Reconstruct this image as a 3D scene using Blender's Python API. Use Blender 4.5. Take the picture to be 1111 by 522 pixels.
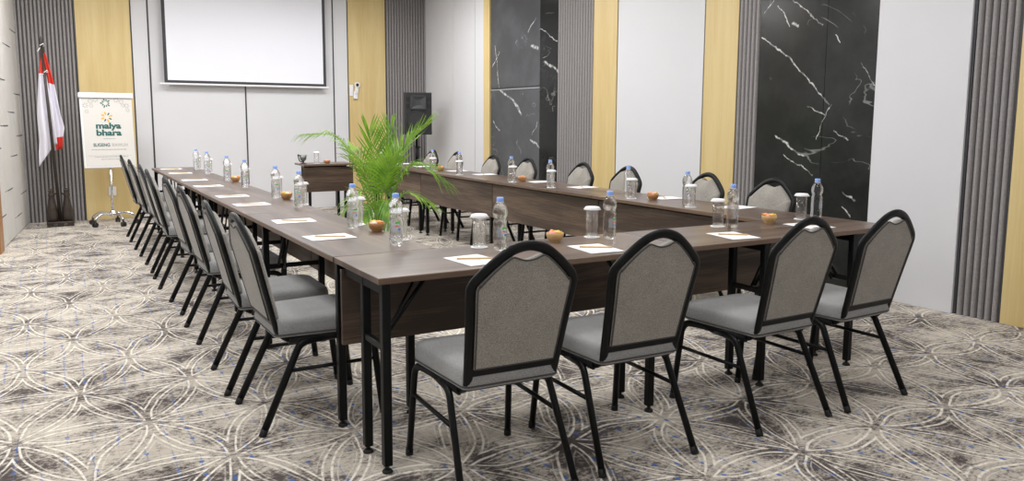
import bpy, bmesh, math, random
from mathutils import Vector, Matrix

for o in list(bpy.data.objects):
    bpy.data.objects.remove(o, do_unlink=True)
C = bpy.context.scene.collection
PI = math.pi
random.seed(7)

# ------------------------------------------------------------------ camera
cam_d = bpy.data.cameras.new('camera')
cam = bpy.data.objects.new('camera', cam_d); C.objects.link(cam)
right = Vector((0.8635083, -0.5043144, 0.0045138))
down = Vector((-0.0572181, -0.1068557, -0.9926268))
fwd = Vector((0.5010783, 0.8568832, -0.1211267))
R3 = Matrix((right, -down, -fwd)).transposed()
cam.matrix_world = Matrix.Translation((-1.0073, -2.6951, 1.3421)) @ R3.to_4x4()
cam_d.sensor_width = 36.0
cam_d.lens = 853.6 / 1111 * 36
cam_d.shift_y = -(261.0 - 234.0) / 1111
cam_d.clip_start = 0.05
bpy.context.scene.camera = cam

# ------------------------------------------------------------------ light and exposure
sc = bpy.context.scene
sc.view_settings.view_transform = 'Standard'
sc.view_settings.look = 'None'
sc.view_settings.exposure = 0.0
sc.view_settings.gamma = 1.0
sc.view_settings.use_curve_mapping = False
sc.cycles.transparent_max_bounces = 32
sc.cycles.transmission_bounces = 16
w = bpy.data.worlds.new('room_world'); sc.world = w
w.use_nodes = True
w.node_tree.nodes['Background'].inputs[0].default_value = (1, 1, 1, 1)
w.node_tree.nodes['Background'].inputs[1].default_value = 0.15
CEIL = 3.35
LAMP_W = 31.5
for ix, x in enumerate((-0.9, 1.4, 3.0)):
    for iy, y in enumerate((-3.0, -0.6, 1.8, 4.4, 6.9)):
        ld = bpy.data.lights.new('ceiling_lamp', 'AREA')
        ld.shape = 'RECTANGLE'; ld.size = 0.9; ld.size_y = 0.9
        ld.energy = LAMP_W * (0.40, 0.66, 1.0, 1.15, 1.22)[iy] * (1.35, 0.95, 0.7)[ix] * (1.7 if (ix, iy) == (2, 4) else 1.0)
        ld.color = (0.992, 0.994, 1.0)
        lo = bpy.data.objects.new('ceiling_lamp', ld); C.objects.link(lo)
        lo.location = (x - 0.017 * y, y, CEIL - 0.06)

# ------------------------------------------------------------------ node helpers
def new_mat(name):
    m = bpy.data.materials.new(name); m.use_nodes = True
    nt = m.node_tree
    return m, nt, nt.nodes['Principled BSDF']

def simple(name, col, rough=0.5, metal=0.0, spec=0.5, bump=0.0, bscale=200, var=0.0, vscale=20):
    m, nt, b = new_mat(name)
    b.inputs['Base Color'].default_value = (*col, 1)
    b.inputs['Roughness'].default_value = rough
    b.inputs['Metallic'].default_value = metal
    b.inputs['Specular IOR Level'].default_value = spec
    tc = nt.nodes.new('ShaderNodeTexCoord')
    if bump:
        n = nt.nodes.new('ShaderNodeTexNoise'); n.inputs['Scale'].default_value = bscale
        nt.links.new(tc.outputs['Object'], n.inputs['Vector'])
        bp = nt.nodes.new('ShaderNodeBump'); bp.inputs['Strength'].default_value = bump
        bp.inputs['Distance'].default_value = 0.002
        nt.links.new(n.outputs['Fac'], bp.inputs['Height']); nt.links.new(bp.outputs[0], b.inputs['Normal'])
    if var:
        n = nt.nodes.new('ShaderNodeTexNoise'); n.inputs['Scale'].default_value = vscale
        n.inputs['Detail'].default_value = 4
        nt.links.new(tc.outputs['Object'], n.inputs['Vector'])
        r = nt.nodes.new('ShaderNodeValToRGB')
        r.color_ramp.elements[0].position = 0.3; r.color_ramp.elements[1].position = 0.7
        r.color_ramp.elements[0].color = (*[c * (1 - var) for c in col], 1)
        r.color_ramp.elements[1].color = (*[min(1, c * (1 + var)) for c in col], 1)
        nt.links.new(n.outputs['Fac'], r.inputs[0]); nt.links.new(r.outputs[0], b.inputs['Base Color'])
    return m

class NX:
    """tiny expression builder over math nodes"""
    def __init__(s, nt, sock): s.nt = nt; s.k = sock
    def op(s, kind, *a):
        n = s.nt.nodes.new('ShaderNodeMath'); n.operation = kind
        for i, v in enumerate((s,) + a):
            if isinstance(v, NX): s.nt.links.new(v.k, n.inputs[i])
            else: n.inputs[i].default_value = v
        return NX(s.nt, n.outputs[0])
    def __add__(s, o): return s.op('ADD', o)
    def __sub__(s, o): return s.op('SUBTRACT', o)
    def __mul__(s, o): return s.op('MULTIPLY', o)
    def __truediv__(s, o): return s.op('DIVIDE', o)
    def abs(s): return s.op('ABSOLUTE')
    def cos(s): return s.op('COSINE')
    def sin(s): return s.op('SINE')
    def max(s, o): return s.op('MAXIMUM', o)
    def min(s, o): return s.op('MINIMUM', o)
    def sqrt(s): return s.op('SQRT')
    def wrap(s, p):   # to -p/2 .. p/2
        return s.op('WRAP', p / 2, -p / 2)
    def smooth(s, lo, hi):
        n = s.nt.nodes.new('ShaderNodeMapRange'); n.interpolation_type = 'SMOOTHSTEP'
        n.inputs['From Min'].default_value = lo; n.inputs['From Max'].default_value = hi
        s.nt.links.new(s.k, n.inputs['Value']); return NX(s.nt, n.outputs[0])

def mixcol(nt, fac, a, b):
    n = nt.nodes.new('ShaderNodeMix'); n.data_type = 'RGBA'
    for sock, v in ((n.inputs[0], fac), (n.inputs[6], a), (n.inputs[7], b)):
        if isinstance(v, NX): nt.links.new(v.k, sock)
        elif hasattr(v, 'is_linked'): nt.links.new(v, sock)
        elif isinstance(v, (tuple, list)): sock.default_value = (*v, 1)
        else: sock.default_value = v
    return n.outputs[2]

def noise(nt, vec, scale, detail=3, rough=0.5, stretch=None, dist=0.0):
    if stretch:
        mp = nt.nodes.new('ShaderNodeMapping'); mp.inputs['Scale'].default_value = stretch
        nt.links.new(vec, mp.inputs['Vector']); vec = mp.outputs[0]
    n = nt.nodes.new('ShaderNodeTexNoise'); n.inputs['Scale'].default_value = scale
    n.inputs['Detail'].default_value = detail; n.inputs['Roughness'].default_value = rough
    n.inputs['Distortion'].default_value = dist
    nt.links.new(vec, n.inputs['Vector'])
    return NX(nt, n.outputs['Fac'])

# ------------------------------------------------------------------ materials
def carpet_mat():
    m, nt, b = new_mat('patterned_carpet')
    tc = nt.nodes.new('ShaderNodeTexCoord')
    sx = nt.nodes.new('ShaderNodeSeparateXYZ'); nt.links.new(tc.outputs['Object'], sx.inputs[0])
    v = tc.outputs['Object']
    wob = noise(nt, v, 2.3, 2) - 0.5
    wob2 = noise(nt, v, 3.1, 2, stretch=(1, 1.2, 3)) - 0.5
    X = NX(nt, sx.outputs[0]) + wob * 0.05 + 0.70
    Y = NX(nt, sx.outputs[1]) + wob2 * 0.07 - 1.02
    PX, PY = 0.505, 1.10          # rings of one lattice step radius around every node of a triangular lattice
    U = X / PX; V = Y * (math.sqrt(3) / PY)
    near = None; near2 = None
    for ou, ov in ((0, 0), (0.5, math.sqrt(3) / 2)):
        u = (U - ou).wrap(1.0); v_ = (V - ov).wrap(math.sqrt(3))
        for di in (-1, 0, 1):
            for dj in (-1, 0, 1):
                if di == 0 and dj == 0: continue
                du = u - float(di); dv = v_ - dj * math.sqrt(3)
                e = ((du * du + dv * dv).sqrt() - 1.0).abs()
                near = e if near is None else near.min(e)
    lines = (near - 0.032).abs().smooth(0.0135, 0.005)
    lines = lines.max((near - 0.072).abs().smooth(0.009, 0.003) * 0.45)
    brk = noise(nt, v, 30, 3, 0.6).smooth(0.34, 0.56)
    lines = lines * (brk * 0.7 + 0.3)
    streak = noise(nt, v, 3.6, 6, 0.66, stretch=(1.0, 1.35, 1), dist=0.3)
    fine = noise(nt, v, 34, 5, 0.8, stretch=(1.0, 1.4, 1))
    blot = noise(nt, v, 1.7, 3, 0.6, stretch=(1.0, 1.2, 1))
    tone = streak * 0.50 + fine * 0.62 + (blot - 0.5) * 0.36 - 0.01
    base = mixcol(nt, tone.smooth(0.48, 0.65), (0.54, 0.485, 0.41), (0.085, 0.068, 0.064))
    # pale woven grid
    gx = (X.wrap(0.045).abs()).smooth(0.004, 0.0015)
    gy = (Y.wrap(0.045).abs()).smooth(0.004, 0.0015)
    base = mixcol(nt, gx.max(gy) * 0.16, base, (0.16, 0.16, 0.19))
    # blue flecks with short stems
    row = (X / 0.09).op('FLOOR')
    Ys = Y + (row * 12.9898).sin() * 3.7
    cell = (Ys / 0.13).op('FLOOR')
    rnd = ((row * 7.13 + cell * 3.77).sin() * 43758.5).op('FRACT')
    dx = X.wrap(0.09) ; 
    dxx = (X - row * 0.09) - 0.045
    dyy = (Ys - cell * 0.13) - 0.065
    dot = (dxx * dxx + dyy * dyy * 0.5).sqrt().smooth(0.0105, 0.0075)
    stem = dxx.abs().smooth(0.003, 0.0015) * 0.5
    blue = dot.max(stem) * rnd.smooth(0.30, 0.34)
    patch = noise(nt, v, 1.1, 2).smooth(0.36, 0.5)
    base = mixcol(nt, blue * patch * 0.85, base, (0.05, 0.14, 0.40))
    col = mixcol(nt, lines * 0.9, base, (0.84, 0.785, 0.69))
    nt.links.new(col, b.inputs['Base Color'])
    b.inputs['Roughness'].default_value = 0.95
    b.inputs['Specular IOR Level'].default_value = 0.1
    bp = nt.nodes.new('ShaderNodeBump'); bp.inputs['Strength'].default_value = 0.4; bp.inputs['Distance'].default_value = 0.004
    pile = noise(nt, v, 260, 2)
    h = pile + lines * 0.5
    nt.links.new(h.k, bp.inputs['Height']); nt.links.new(bp.outputs[0], b.inputs['Normal'])
    return m

def wood_mat(name, c1, c2, axis, rough, scale=3.0, contrast=(0.35, 0.7), coat=0.0):
    m, nt, b = new_mat(name)
    tc = nt.nodes.new('ShaderNodeTexCoord')
    st = {'x': (0.12, 1.6, 1.6), 'z': (1.8, 1.8, 0.13)}[axis]
    st2 = {'x': (0.5, 14, 14), 'z': (14, 14, 0.5)}[axis]
    oi = nt.nodes.new('ShaderNodeObjectInfo')
    va = nt.nodes.new('ShaderNodeVectorMath'); va.operation = 'ADD'
    mu = nt.nodes.new('ShaderNodeMath'); mu.operation = 'MULTIPLY'; mu.inputs[1].default_value = 7.3
    nt.links.new(oi.outputs['Random'], mu.inputs[0])
    nt.links.new(tc.outputs['Object'], va.inputs[0]); nt.links.new(mu.outputs[0], va.inputs[1])
    v = va.outputs[0]
    a = noise(nt, v, scale, 5, 0.6, st, 0.8)
    f = noise(nt, v, scale * 2.2, 4, 0.65, st2)
    t = (a * 0.7 + f * 0.35).smooth(*contrast)
    nt.links.new(mixcol(nt, t, c1, c2), b.inputs['Base Color'])
    b.inputs['Roughness'].default_value = rough
    b.inputs['Coat Weight'].default_value = coat
    return m

def marble_mat(name, c1, c2, rough, veins, spec=0.25):
    """dark stone with broken white veins; veins: (polyline in wall metres, width)"""
    m, nt, b = new_mat(name)
    tc = nt.nodes.new('ShaderNodeTexCoord'); v = tc.outputs['Object']
    sx = nt.nodes.new('ShaderNodeSeparateXYZ'); nt.links.new(v, sx.inputs[0])
    w1 = noise(nt, v, 5.0, 4, 0.6) - 0.5; w2 = noise(nt, v, 6.1, 4, 0.6, (1, 1.1, 0.9)) - 0.5
    Y = NX(nt, sx.outputs[1]) + w1 * 0.10; Z = NX(nt, sx.outputs[2]) + w2 * 0.10
    cl = noise(nt, v, 2.0, 5, 0.6)
    base = mixcol(nt, cl.smooth(0.35, 0.7), c1, c2)
    tot = None
    for poly, wd in veins:
        n = len(poly) - 1
        for i, ((y0, z0), (y1, z1)) in enumerate(zip(poly, poly[1:])):
            L2 = (y1 - y0) ** 2 + (z1 - z0) ** 2
            t = ((Y - y0) * ((y1 - y0) / L2) + (Z - z0) * ((z1 - z0) / L2)).max(0.0).min(1.0)
            ey = Y - y0 - t * (y1 - y0); ez = Z - z0 - t * (z1 - z0)
            d = (ey * ey + ez * ez).sqrt()
            k = d.smooth(wd * 0.8, wd * 0.15)
            tot = k if tot is None else tot.max(k)
    br = noise(nt, v, 16, 3, 0.6).smooth(0.42, 0.60)
    hair = (noise(nt, v, 1.6, 4, 0.55, (1, 0.8, 1.1), 0.6) - 0.5).abs().smooth(0.006, 0.0) * noise(nt, v, 2.3, 2).smooth(0.52, 0.62) * 0.30
    tot = (tot * (br * 0.75 + 0.25)).max(hair)
    nt.links.new(mixcol(nt, tot, base, (0.66, 0.66, 0.64)), b.inputs['Base Color'])
    b.inputs['Roughness'].default_value = rough
    b.inputs['Specular IOR Level'].default_value = spec
    return m
VEIN_NEAR = [([(2.171, 2.061), (1.866, 1.875), (1.603, 1.621), (1.455, 1.478)], 0.011), ([(2.007, 2.323), (1.882, 2.141)], 0.008), ([(1.855, 2.342), (1.692, 2.22), (1.571, 2.112)], 0.009),
             ([(1.429, 2.026), (1.366, 1.957)], 0.008), ([(1.185, 1.783), (1.064, 1.604)], 0.006), ([(1.964, 1.21), (1.823, 1.126), (1.668, 1.047)], 0.016), ([(1.886, 1.038), (1.578, 0.915)], 0.008),
             ([(1.398, 1.265), (1.276, 1.179)], 0.008), ([(1.276, 0.793), (1.172, 0.721)], 0.012), ([(1.284, 0.66), (1.204, 0.579)], 0.010), ([(2.143, 2.269), (2.058, 2.367)], 0.008), ([(1.657, 1.466), (1.484, 1.397)], 0.007), ([(1.56, 1.202), (1.437, 1.477)], 0.005),
             ([(1.85, 2.16), (1.78, 2.13)], 0.018)]
VEIN_FAR = [([(6.674, 1.737), (6.383, 1.62), (6.171, 1.473)], 0.026), ([(6.218, 1.497), (6.124, 1.413)], 0.035), ([(5.87, 2.269), (5.741, 2.236)], 0.04), ([(5.592, 2.046), (5.408, 1.991), (5.308, 1.919)], 0.030),
            ([(5.682, 2.468), (5.315, 2.292)], 0.010), ([(6.902, 2.059), (6.677, 2.244)], 0.012), ([(6.802, 2.339), (6.75, 2.026), (6.674, 1.737)], 0.009), ([(6.848, 1.314), (6.671, 1.189)], 0.013),
            ([(5.897, 1.093), (5.701, 1.005)], 0.022), ([(5.747, 1.295), (5.854, 1.166)], 0.012), ([(5.959, 2.46), (5.789, 2.614)], 0.012)]

def fabric_mat(name, c1, c2, scale=420):
    m, nt, b = new_mat(name)
    tc = nt.nodes.new('ShaderNodeTexCoord')
    n = noise(nt, tc.outputs['Object'], scale, 2, 0.7)
    n2 = noise(nt, tc.outputs['Object'], 9, 2)
    t = (n * 0.85 + n2 * 0.15).smooth(0.38, 0.62)
    nt.links.new(mixcol(nt, t, c1, c2), b.inputs['Base Color'])
    b.inputs['Roughness'].default_value = 0.85
    b.inputs['Specular IOR Level'].default_value = 0.2
    b.inputs['Sheen Weight'].default_value = 0.25
    bp = nt.nodes.new('ShaderNodeBump'); bp.inputs['Strength'].default_value = 0.35; bp.inputs['Distance'].default_value = 0.0015
    nt.links.new(n.k, bp.inputs['Height']); nt.links.new(bp.outputs[0], b.inputs['Normal'])
    return m

def glass_mat(name, ior, clear, tint=(1, 1, 1), ripple=0.0):
    """thin clear walls: glossy film over see-through, blended with solid refraction"""
    m, nt, b = new_mat(name)
    b.inputs['Base Color'].default_value = (*tint, 1)
    b.inputs['Transmission Weight'].default_value = 1.0
    b.inputs['Roughness'].default_value = 0.0
    b.inputs['IOR'].default_value = ior
    tr = nt.nodes.new('ShaderNodeBsdfTransparent'); tr.inputs[0].default_value = (*tint, 1)
    gl = nt.nodes.new('ShaderNodeBsdfGlossy'); gl.inputs['Roughness'].default_value = 0.06
    fz = nt.nodes.new('ShaderNodeLayerWeight'); fz.inputs['Blend'].default_value = 0.5
    fac = NX(nt, fz.outputs['Facing']).op('POWER', 3.0) * 0.55 + 0.035
    m1 = nt.nodes.new('ShaderNodeMixShader'); m2 = nt.nodes.new('ShaderNodeMixShader'); m2.inputs[0].default_value = clear
    nt.links.new(fac.k, m1.inputs[0]); nt.links.new(tr.outputs[0], m1.inputs[1]); nt.links.new(gl.outputs[0], m1.inputs[2])
    nt.links.new(b.outputs[0], m2.inputs[1]); nt.links.new(m1.outputs[0], m2.inputs[2])
    nt.links.new(m2.outputs[0], nt.nodes['Material Output'].inputs['Surface'])
    if ripple:
        tc = nt.nodes.new('ShaderNodeTexCoord')
        n = noise(nt, tc.outputs['Object'], 70, 2)
        bp = nt.nodes.new('ShaderNodeBump'); bp.inputs['Strength'].default_value = ripple; bp.inputs['Distance'].default_value = 0.004
        nt.links.new(n.k, bp.inputs['Height'])
        for q in (b, gl, fz): nt.links.new(bp.outputs[0], q.inputs['Normal'])
    return m

M = dict(
    carpet=carpet_mat(),
    white_panel=simple('white_wall_panel', (0.70, 0.70, 0.72), 0.55, var=0.015, vscale=1.5),
    wall_paint=simple('white_wall_paint', (0.70, 0.70, 0.715), 0.6, var=0.015, vscale=2),
    left_panel=simple('ivory_wall_board', (0.66, 0.64, 0.61), 0.7, bump=0.2, bscale=60, var=0.04, vscale=6),
    ceiling=simple('ceiling_paint', (0.8, 0.8, 0.79), 0.8, var=0.01),
    gap=simple('black_gap_trim', (0.05, 0.05, 0.055), 0.5, bump=0.1),
    oak=wood_mat('pale_oak_veneer', (0.71, 0.56, 0.275), (0.615, 0.455, 0.195), 'z', 0.42, 2.6),
    brown_wood=wood_mat('brown_frame_wood', (0.42, 0.21, 0.08), (0.33, 0.15, 0.05), 'z', 0.45),
    walnut=wood_mat('dark_walnut_laminate', (0.175, 0.122, 0.094), (0.075, 0.049, 0.037), 'x', 0.30, 4.2, (0.40, 0.62)),
    walnut_panel=wood_mat('walnut_panel_laminate', (0.165, 0.110, 0.076), (0.052, 0.033, 0.023), 'x', 0.42, 3.6, (0.40, 0.62)),
    edge=wood_mat('walnut_edge_band', (0.18, 0.115, 0.075), (0.11, 0.068, 0.045), 'x', 0.35, 4),
    slat=simple('grey_slat_fabric', (0.30, 0.283, 0.28), 0.7, bump=0.25, bscale=150, var=0.10, vscale=60),
    slat_gap=simple('dark_slat_groove', (0.075, 0.070, 0.072), 0.8, var=0.05),
    marble=marble_mat('black_veined_marble', (0.017, 0.0185, 0.017), (0.034, 0.036, 0.034), 0.17, VEIN_NEAR),
    marble_far=marble_mat('black_veined_marble_slab', (0.009, 0.0095, 0.009), (0.02, 0.021, 0.02), 0.17, VEIN_FAR),
    marble_reflecting=marble_mat('veined_marble_painted_reflection', (0.075, 0.077, 0.082), (0.105, 0.108, 0.115), 0.2, VEIN_FAR),  # room's reflection in the polished stone painted as a greyer base colour
    screen=simple('white_screen_cloth', (0.86, 0.87, 0.93), 0.8, var=0.006, vscale=1),
    screen_black=simple('black_screen_border', (0.04, 0.042, 0.05), 0.6, var=0.05),
    white_plastic=simple('white_plastic', (0.82, 0.82, 0.83), 0.35, var=0.01),
    black_metal=simple('black_coated_steel', (0.006, 0.0065, 0.007), 0.34, 0.0, 0.18, bump=0.06, bscale=260, var=0.1),
    black_plastic=simple('black_plastic', (0.018, 0.018, 0.019), 0.5, var=0.1),
    rubber=simple('black_rubber', (0.012, 0.012, 0.012), 0.75, var=0.1),
    chrome=simple('polished_chrome', (0.75, 0.75, 0.76), 0.14, 1.0, var=0.02),
    back_fabric=fabric_mat('taupe_weave', (0.20, 0.185, 0.162), (0.40, 0.372, 0.332), 330),
    seat_fabric=fabric_mat('grey_seat_weave', (0.20, 0.20, 0.198), (0.37, 0.37, 0.365), 420),
    piping=simple('dark_grey_piping', (0.06, 0.058, 0.056), 0.8, var=0.05),
    bottle=glass_mat('clear_bottled_water', 1.30, 0.40, (0.985, 0.99, 1.0), 0.2),
    glass=glass_mat('clear_glass', 1.12, 0.8),
    cap=simple('pale_blue_cap', (0.27, 0.43, 0.90), 0.4, var=0.03),
    paper=simple('white_paper', (0.84, 0.84, 0.85), 0.8, var=0.005),
    pencil=simple('tan_pencil_wood', (0.62, 0.42, 0.20), 0.5, var=0.08, vscale=90),
    graphite=simple('pencil_graphite', (0.04, 0.04, 0.045), 0.4, var=0.05),
    bowl=wood_mat('turned_bowl_wood', (0.50, 0.27, 0.11), (0.34, 0.165, 0.06), 'x', 0.5, 14),
    bowl_pale=wood_mat('pale_bowl_wood', (0.66, 0.45, 0.22), (0.54, 0.34, 0.14), 'x', 0.5, 14),
    leaf=None, stem=simple('palm_stem_green', (0.20, 0.36, 0.05), 0.5, var=0.15, vscale=8),
    pot=simple('dark_clay_pot', (0.05, 0.045, 0.04), 0.6, bump=0.1, var=0.1),
    soil=simple('potting_soil', (0.05, 0.033, 0.022), 0.95, bump=0.5, bscale=60, var=0.3, vscale=40),
    red=simple('red_flag_cloth', (0.72, 0.05, 0.03), 0.8, bump=0.1, var=0.04),
    flag_white=simple('white_flag_cloth', (0.80, 0.78, 0.86), 0.8, bump=0.1, var=0.01),
    dark_wood=simple('dark_stained_wood', (0.035, 0.024, 0.018), 0.45, var=0.25, vscale=14),
    poster=simple('ivory_poster_paper', (0.69, 0.67, 0.63), 0.6, var=0.008),
    ink_green=simple('dark_green_ink', (0.02, 0.115, 0.105), 0.6, var=0.03),
    ink_yellow=simple('mustard_ink', (0.75, 0.45, 0.08), 0.6, var=0.03),
    ink_grey=simple('grey_ink', (0.40, 0.39, 0.37), 0.6, var=0.03),
    ink_dark=simple('charcoal_ink', (0.05, 0.07, 0.07), 0.6, var=0.03),
    label_white=simple('label_film', (0.62, 0.74, 0.88), 0.4, var=0.02),
    label_blue=simple('label_blue_print', (0.10, 0.28, 0.75), 0.4, var=0.02),
    label_green=simple('label_green_print', (0.12, 0.55, 0.08), 0.4, var=0.02),
    label_red=simple('label_red_print', (0.78, 0.18, 0.12), 0.4, var=0.02),
    pink=simple('pink_wrapper', (0.85, 0.36, 0.32), 0.35, var=0.1, vscale=60),
    yellow=simple('yellow_wrapper', (0.90, 0.58, 0.12), 0.35, var=0.1, vscale=60),
    cream=simple('cream_wrapper', (0.85, 0.74, 0.60), 0.35, var=0.1, vscale=60),
    orange=simple('orange_wrapper', (0.88, 0.35, 0.10), 0.35, var=0.1, vscale=60),
)
M['label_white'].node_tree.nodes['Principled BSDF'].inputs['Alpha'].default_value = 0.3
def leaf_mat():
    m, nt, b = new_mat('palm_leaf_green')
    tc = nt.nodes.new('ShaderNodeTexCoord')
    t = noise(nt, tc.outputs['Object'], 6, 3).smooth(0.35, 0.65)
    nt.links.new(mixcol(nt, t, (0.05, 0.17, 0.012), (0.27, 0.47, 0.045)), b.inputs['Base Color'])
    b.inputs['Roughness'].default_value = 0.4
    b.inputs['Subsurface Weight'].default_value = 0.0
    tr = nt.nodes.new('ShaderNodeBsdfTranslucent'); tr.inputs[0].default_value = (0.35, 0.6, 0.06, 1)
    mx = nt.nodes.new('ShaderNodeMixShader'); mx.inputs[0].default_value = 0.25
    out = nt.nodes['Material Output']
    nt.links.new(b.outputs[0], mx.inputs[1]); nt.links.new(tr.outputs[0], mx.inputs[2])
    nt.links.new(mx.outputs[0], out.inputs['Surface'])
    return m
M['leaf'] = leaf_mat()

# ------------------------------------------------------------------ mesh helpers
class MB:
    def __init__(s): s.b = bmesh.new(); s.mi = 0
    def _faces(s, fs, smooth=False):
        for f in fs: f.material_index = s.mi; f.smooth = smooth
    def box(s, x0, x1, y0, y1, z0, z1, bev=0.0, seg=2, mat=None):
        t = bmesh.new()
        bmesh.ops.create_cube(t, size=1)
        for v in t.verts:
            v.co = Vector(((x0 + x1) / 2 + v.co.x * (x1 - x0), (y0 + y1) / 2 + v.co.y * (y1 - y0), (z0 + z1) / 2 + v.co.z * (z1 - z0)))
        if bev: bmesh.ops.bevel(t, geom=t.edges[:], offset=bev, segments=seg, affect='EDGES', profile=0.5)
        s.merge(t, mat, 'bev' if bev else False); return s
    def merge(s, t, mat=None, smooth=False):
        keep = None
        if smooth == 'bev':
            t.normal_update(); keep = [max(abs(c) for c in f.normal) < 0.999 for f in t.faces]
        if mat is not None: bmesh.ops.transform(t, matrix=mat, verts=t.verts)
        mp = {v: s.b.verts.new(v.co) for v in t.verts}
        for fi, f in enumerate(t.faces):
            try: nf = s.b.faces.new([mp[v] for v in f.verts])
            except ValueError: continue
            nf.material_index = s.mi; nf.smooth = keep[fi] if keep else bool(smooth)
        t.free()
    def tube(s, pts, r, n=10, ry=None, caps=True, closed=False, ref=None):
        pts = [Vector(p) for p in pts]; N = len(pts)
        rr = r if isinstance(r, (list, tuple)) else [r] * N
        rings = []
        prev = None
        for i, p in enumerate(pts):
            if closed: t = pts[(i + 1) % N] - pts[i - 1]
            else: t = pts[min(i + 1, N - 1)] - pts[max(i - 1, 0)]
            t.normalize()
            if ref is not None: u = Vector(ref) - t * t.dot(Vector(ref))
            elif prev is None:
                a = Vector((0, 0, 1)) if abs(t.z) < 0.9 else Vector((1, 0, 0))
                u = a - t * t.dot(a)
            else: u = prev - t * t.dot(prev)
            u.normalize(); prev = u; v = t.cross(u)
            ru = rr[i]; rv = (ry * rr[i] / rr[0]) if ry else rr[i]
            rings.append([s.b.verts.new(p + u * ru * math.cos(2 * PI * k / n) + v * rv * math.sin(2 * PI * k / n)) for k in range(n)])
        rng = range(N if closed else N - 1)
        for i in rng:
            A, B = rings[i], rings[(i + 1) % N]
            for k in range(n):
                f = s.b.faces.new((A[k], A[(k + 1) % n], B[(k + 1) % n], B[k])); s._faces([f], True)
        if caps and not closed:
            s._faces([s.b.faces.new(rings[0][::-1]), s.b.faces.new(rings[-1])])
        return s
    def lathe(s, prof, n=24, at=(0, 0, 0), mod=None, smooth=True, closed=False):
        at = Vector(at); rings = []
        for (r, z) in prof:
            ring = []
            for k in range(n):
                a = 2 * PI * k / n
                q = r * (mod(a, z) if mod else 1)
                ring.append(s.b.verts.new(at + Vector((q * math.cos(a), q * math.sin(a), z))))
            rings.append(ring)
        m = len(rings)
        for i in range(m if closed else m - 1):
            A, B = rings[i], rings[(i + 1) % m]
            for k in range(n):
                s._faces([s.b.faces.new((A[k], A[(k + 1) % n], B[(k + 1) % n], B[k]))], smooth)
        if not closed:
            s._faces([s.b.faces.new(rings[0][::-1]), s.b.faces.new(rings[-1])])
        return s
    def prism(s, poly, d, plane='xz', at=0.0, bev=0.0, mat=None, smooth=False):
        """poly 2-D outline extruded by d along the third axis from at"""
        t = bmesh.new()
        def P(a, b, c):
            return Vector((a, c, b)) if plane == 'xz' else (Vector((a, b, c)) if plane == 'xy' else Vector((c, a, b)))
        v0 = [t.verts.new(P(a, b, at)) for a, b in poly]; v1 = [t.verts.new(P(a, b, at + d)) for a, b in poly]
        t.faces.new(v0); t.faces.new(v1[::-1])
        n = len(poly)
        for i in range(n): t.faces.new((v0[i], v1[i], v1[(i + 1) % n], v0[(i + 1) % n]))
        bmesh.ops.recalc_face_normals(t, faces=t.faces)
        if bev: bmesh.ops.bevel(t, geom=t.edges[:], offset=bev, segments=2, affect='EDGES', profile=0.5)
        s.merge(t, mat, smooth); return s
    def ball(s, c, r, sc=(1, 1, 1), seg=12, rot=None):
        t = bmesh.new(); bmesh.ops.create_uvsphere(t, u_segments=seg, v_segments=max(6, seg // 2), radius=r)
        mt = Matrix.Translation(c) @ (rot.to_4x4() if rot else Matrix.Identity(4)) @ Matrix.Diagonal((*sc, 1))
        s.merge(t, mt, True); return s
    def quad(s, a, b, c, d, smooth=False):
        s._faces([s.b.faces.new([s.b.verts.new(Vector(p)) for p in (a, b, c, d)])], smooth); return s
    def build(s, name, mats, parent=None, recalc=True):
        if recalc: bmesh.ops.recalc_face_normals(s.b, faces=s.b.faces)
        me = bpy.data.meshes.new(name); s.b.to_mesh(me); s.b.free()
        for m in (mats if isinstance(mats, (list, tuple)) else [mats]): me.materials.append(m)
        o = bpy.data.objects.new(name, me); C.objects.link(o)
        if parent: o.parent = parent
        return o

def fillet(pts, rad, n=6):
    pts = [Vector(p) for p in pts]; out = [pts[0]]
    for i in range(1, len(pts) - 1):
        a, p, b = pts[i - 1], pts[i], pts[i + 1]
        r = rad[i - 1] if isinstance(rad, (list, tuple)) else rad
        r = min(r, (a - p).length * 0.49, (b - p).length * 0.49)
        q0 = p + (a - p).normalized() * r; q1 = p + (b - p).normalized() * r
        for k in range(n + 1):
            t = k / n
            out.append(q0 * (1 - t) ** 2 + p * 2 * t * (1 - t) + q1 * t * t)
    out.append(pts[-1]); return out

def catmull(pts, n=6):
    P = [Vector(p) for p in pts]; P = [P[0] * 2 - P[1]] + P + [P[-1] * 2 - P[-2]]; out = []
    for i in range(1, len(P) - 2):
        for k in range(n):
            t = k / n
            out.append(0.5 * (2 * P[i] + (P[i + 1] - P[i - 1]) * t + (2 * P[i - 1] - 5 * P[i] + 4 * P[i + 1] - P[i + 2]) * t * t
                              + (3 * P[i] - P[i - 1] - 3 * P[i + 1] + P[i + 2]) * t ** 3))
    out.append(P[-2]); return out

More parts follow.
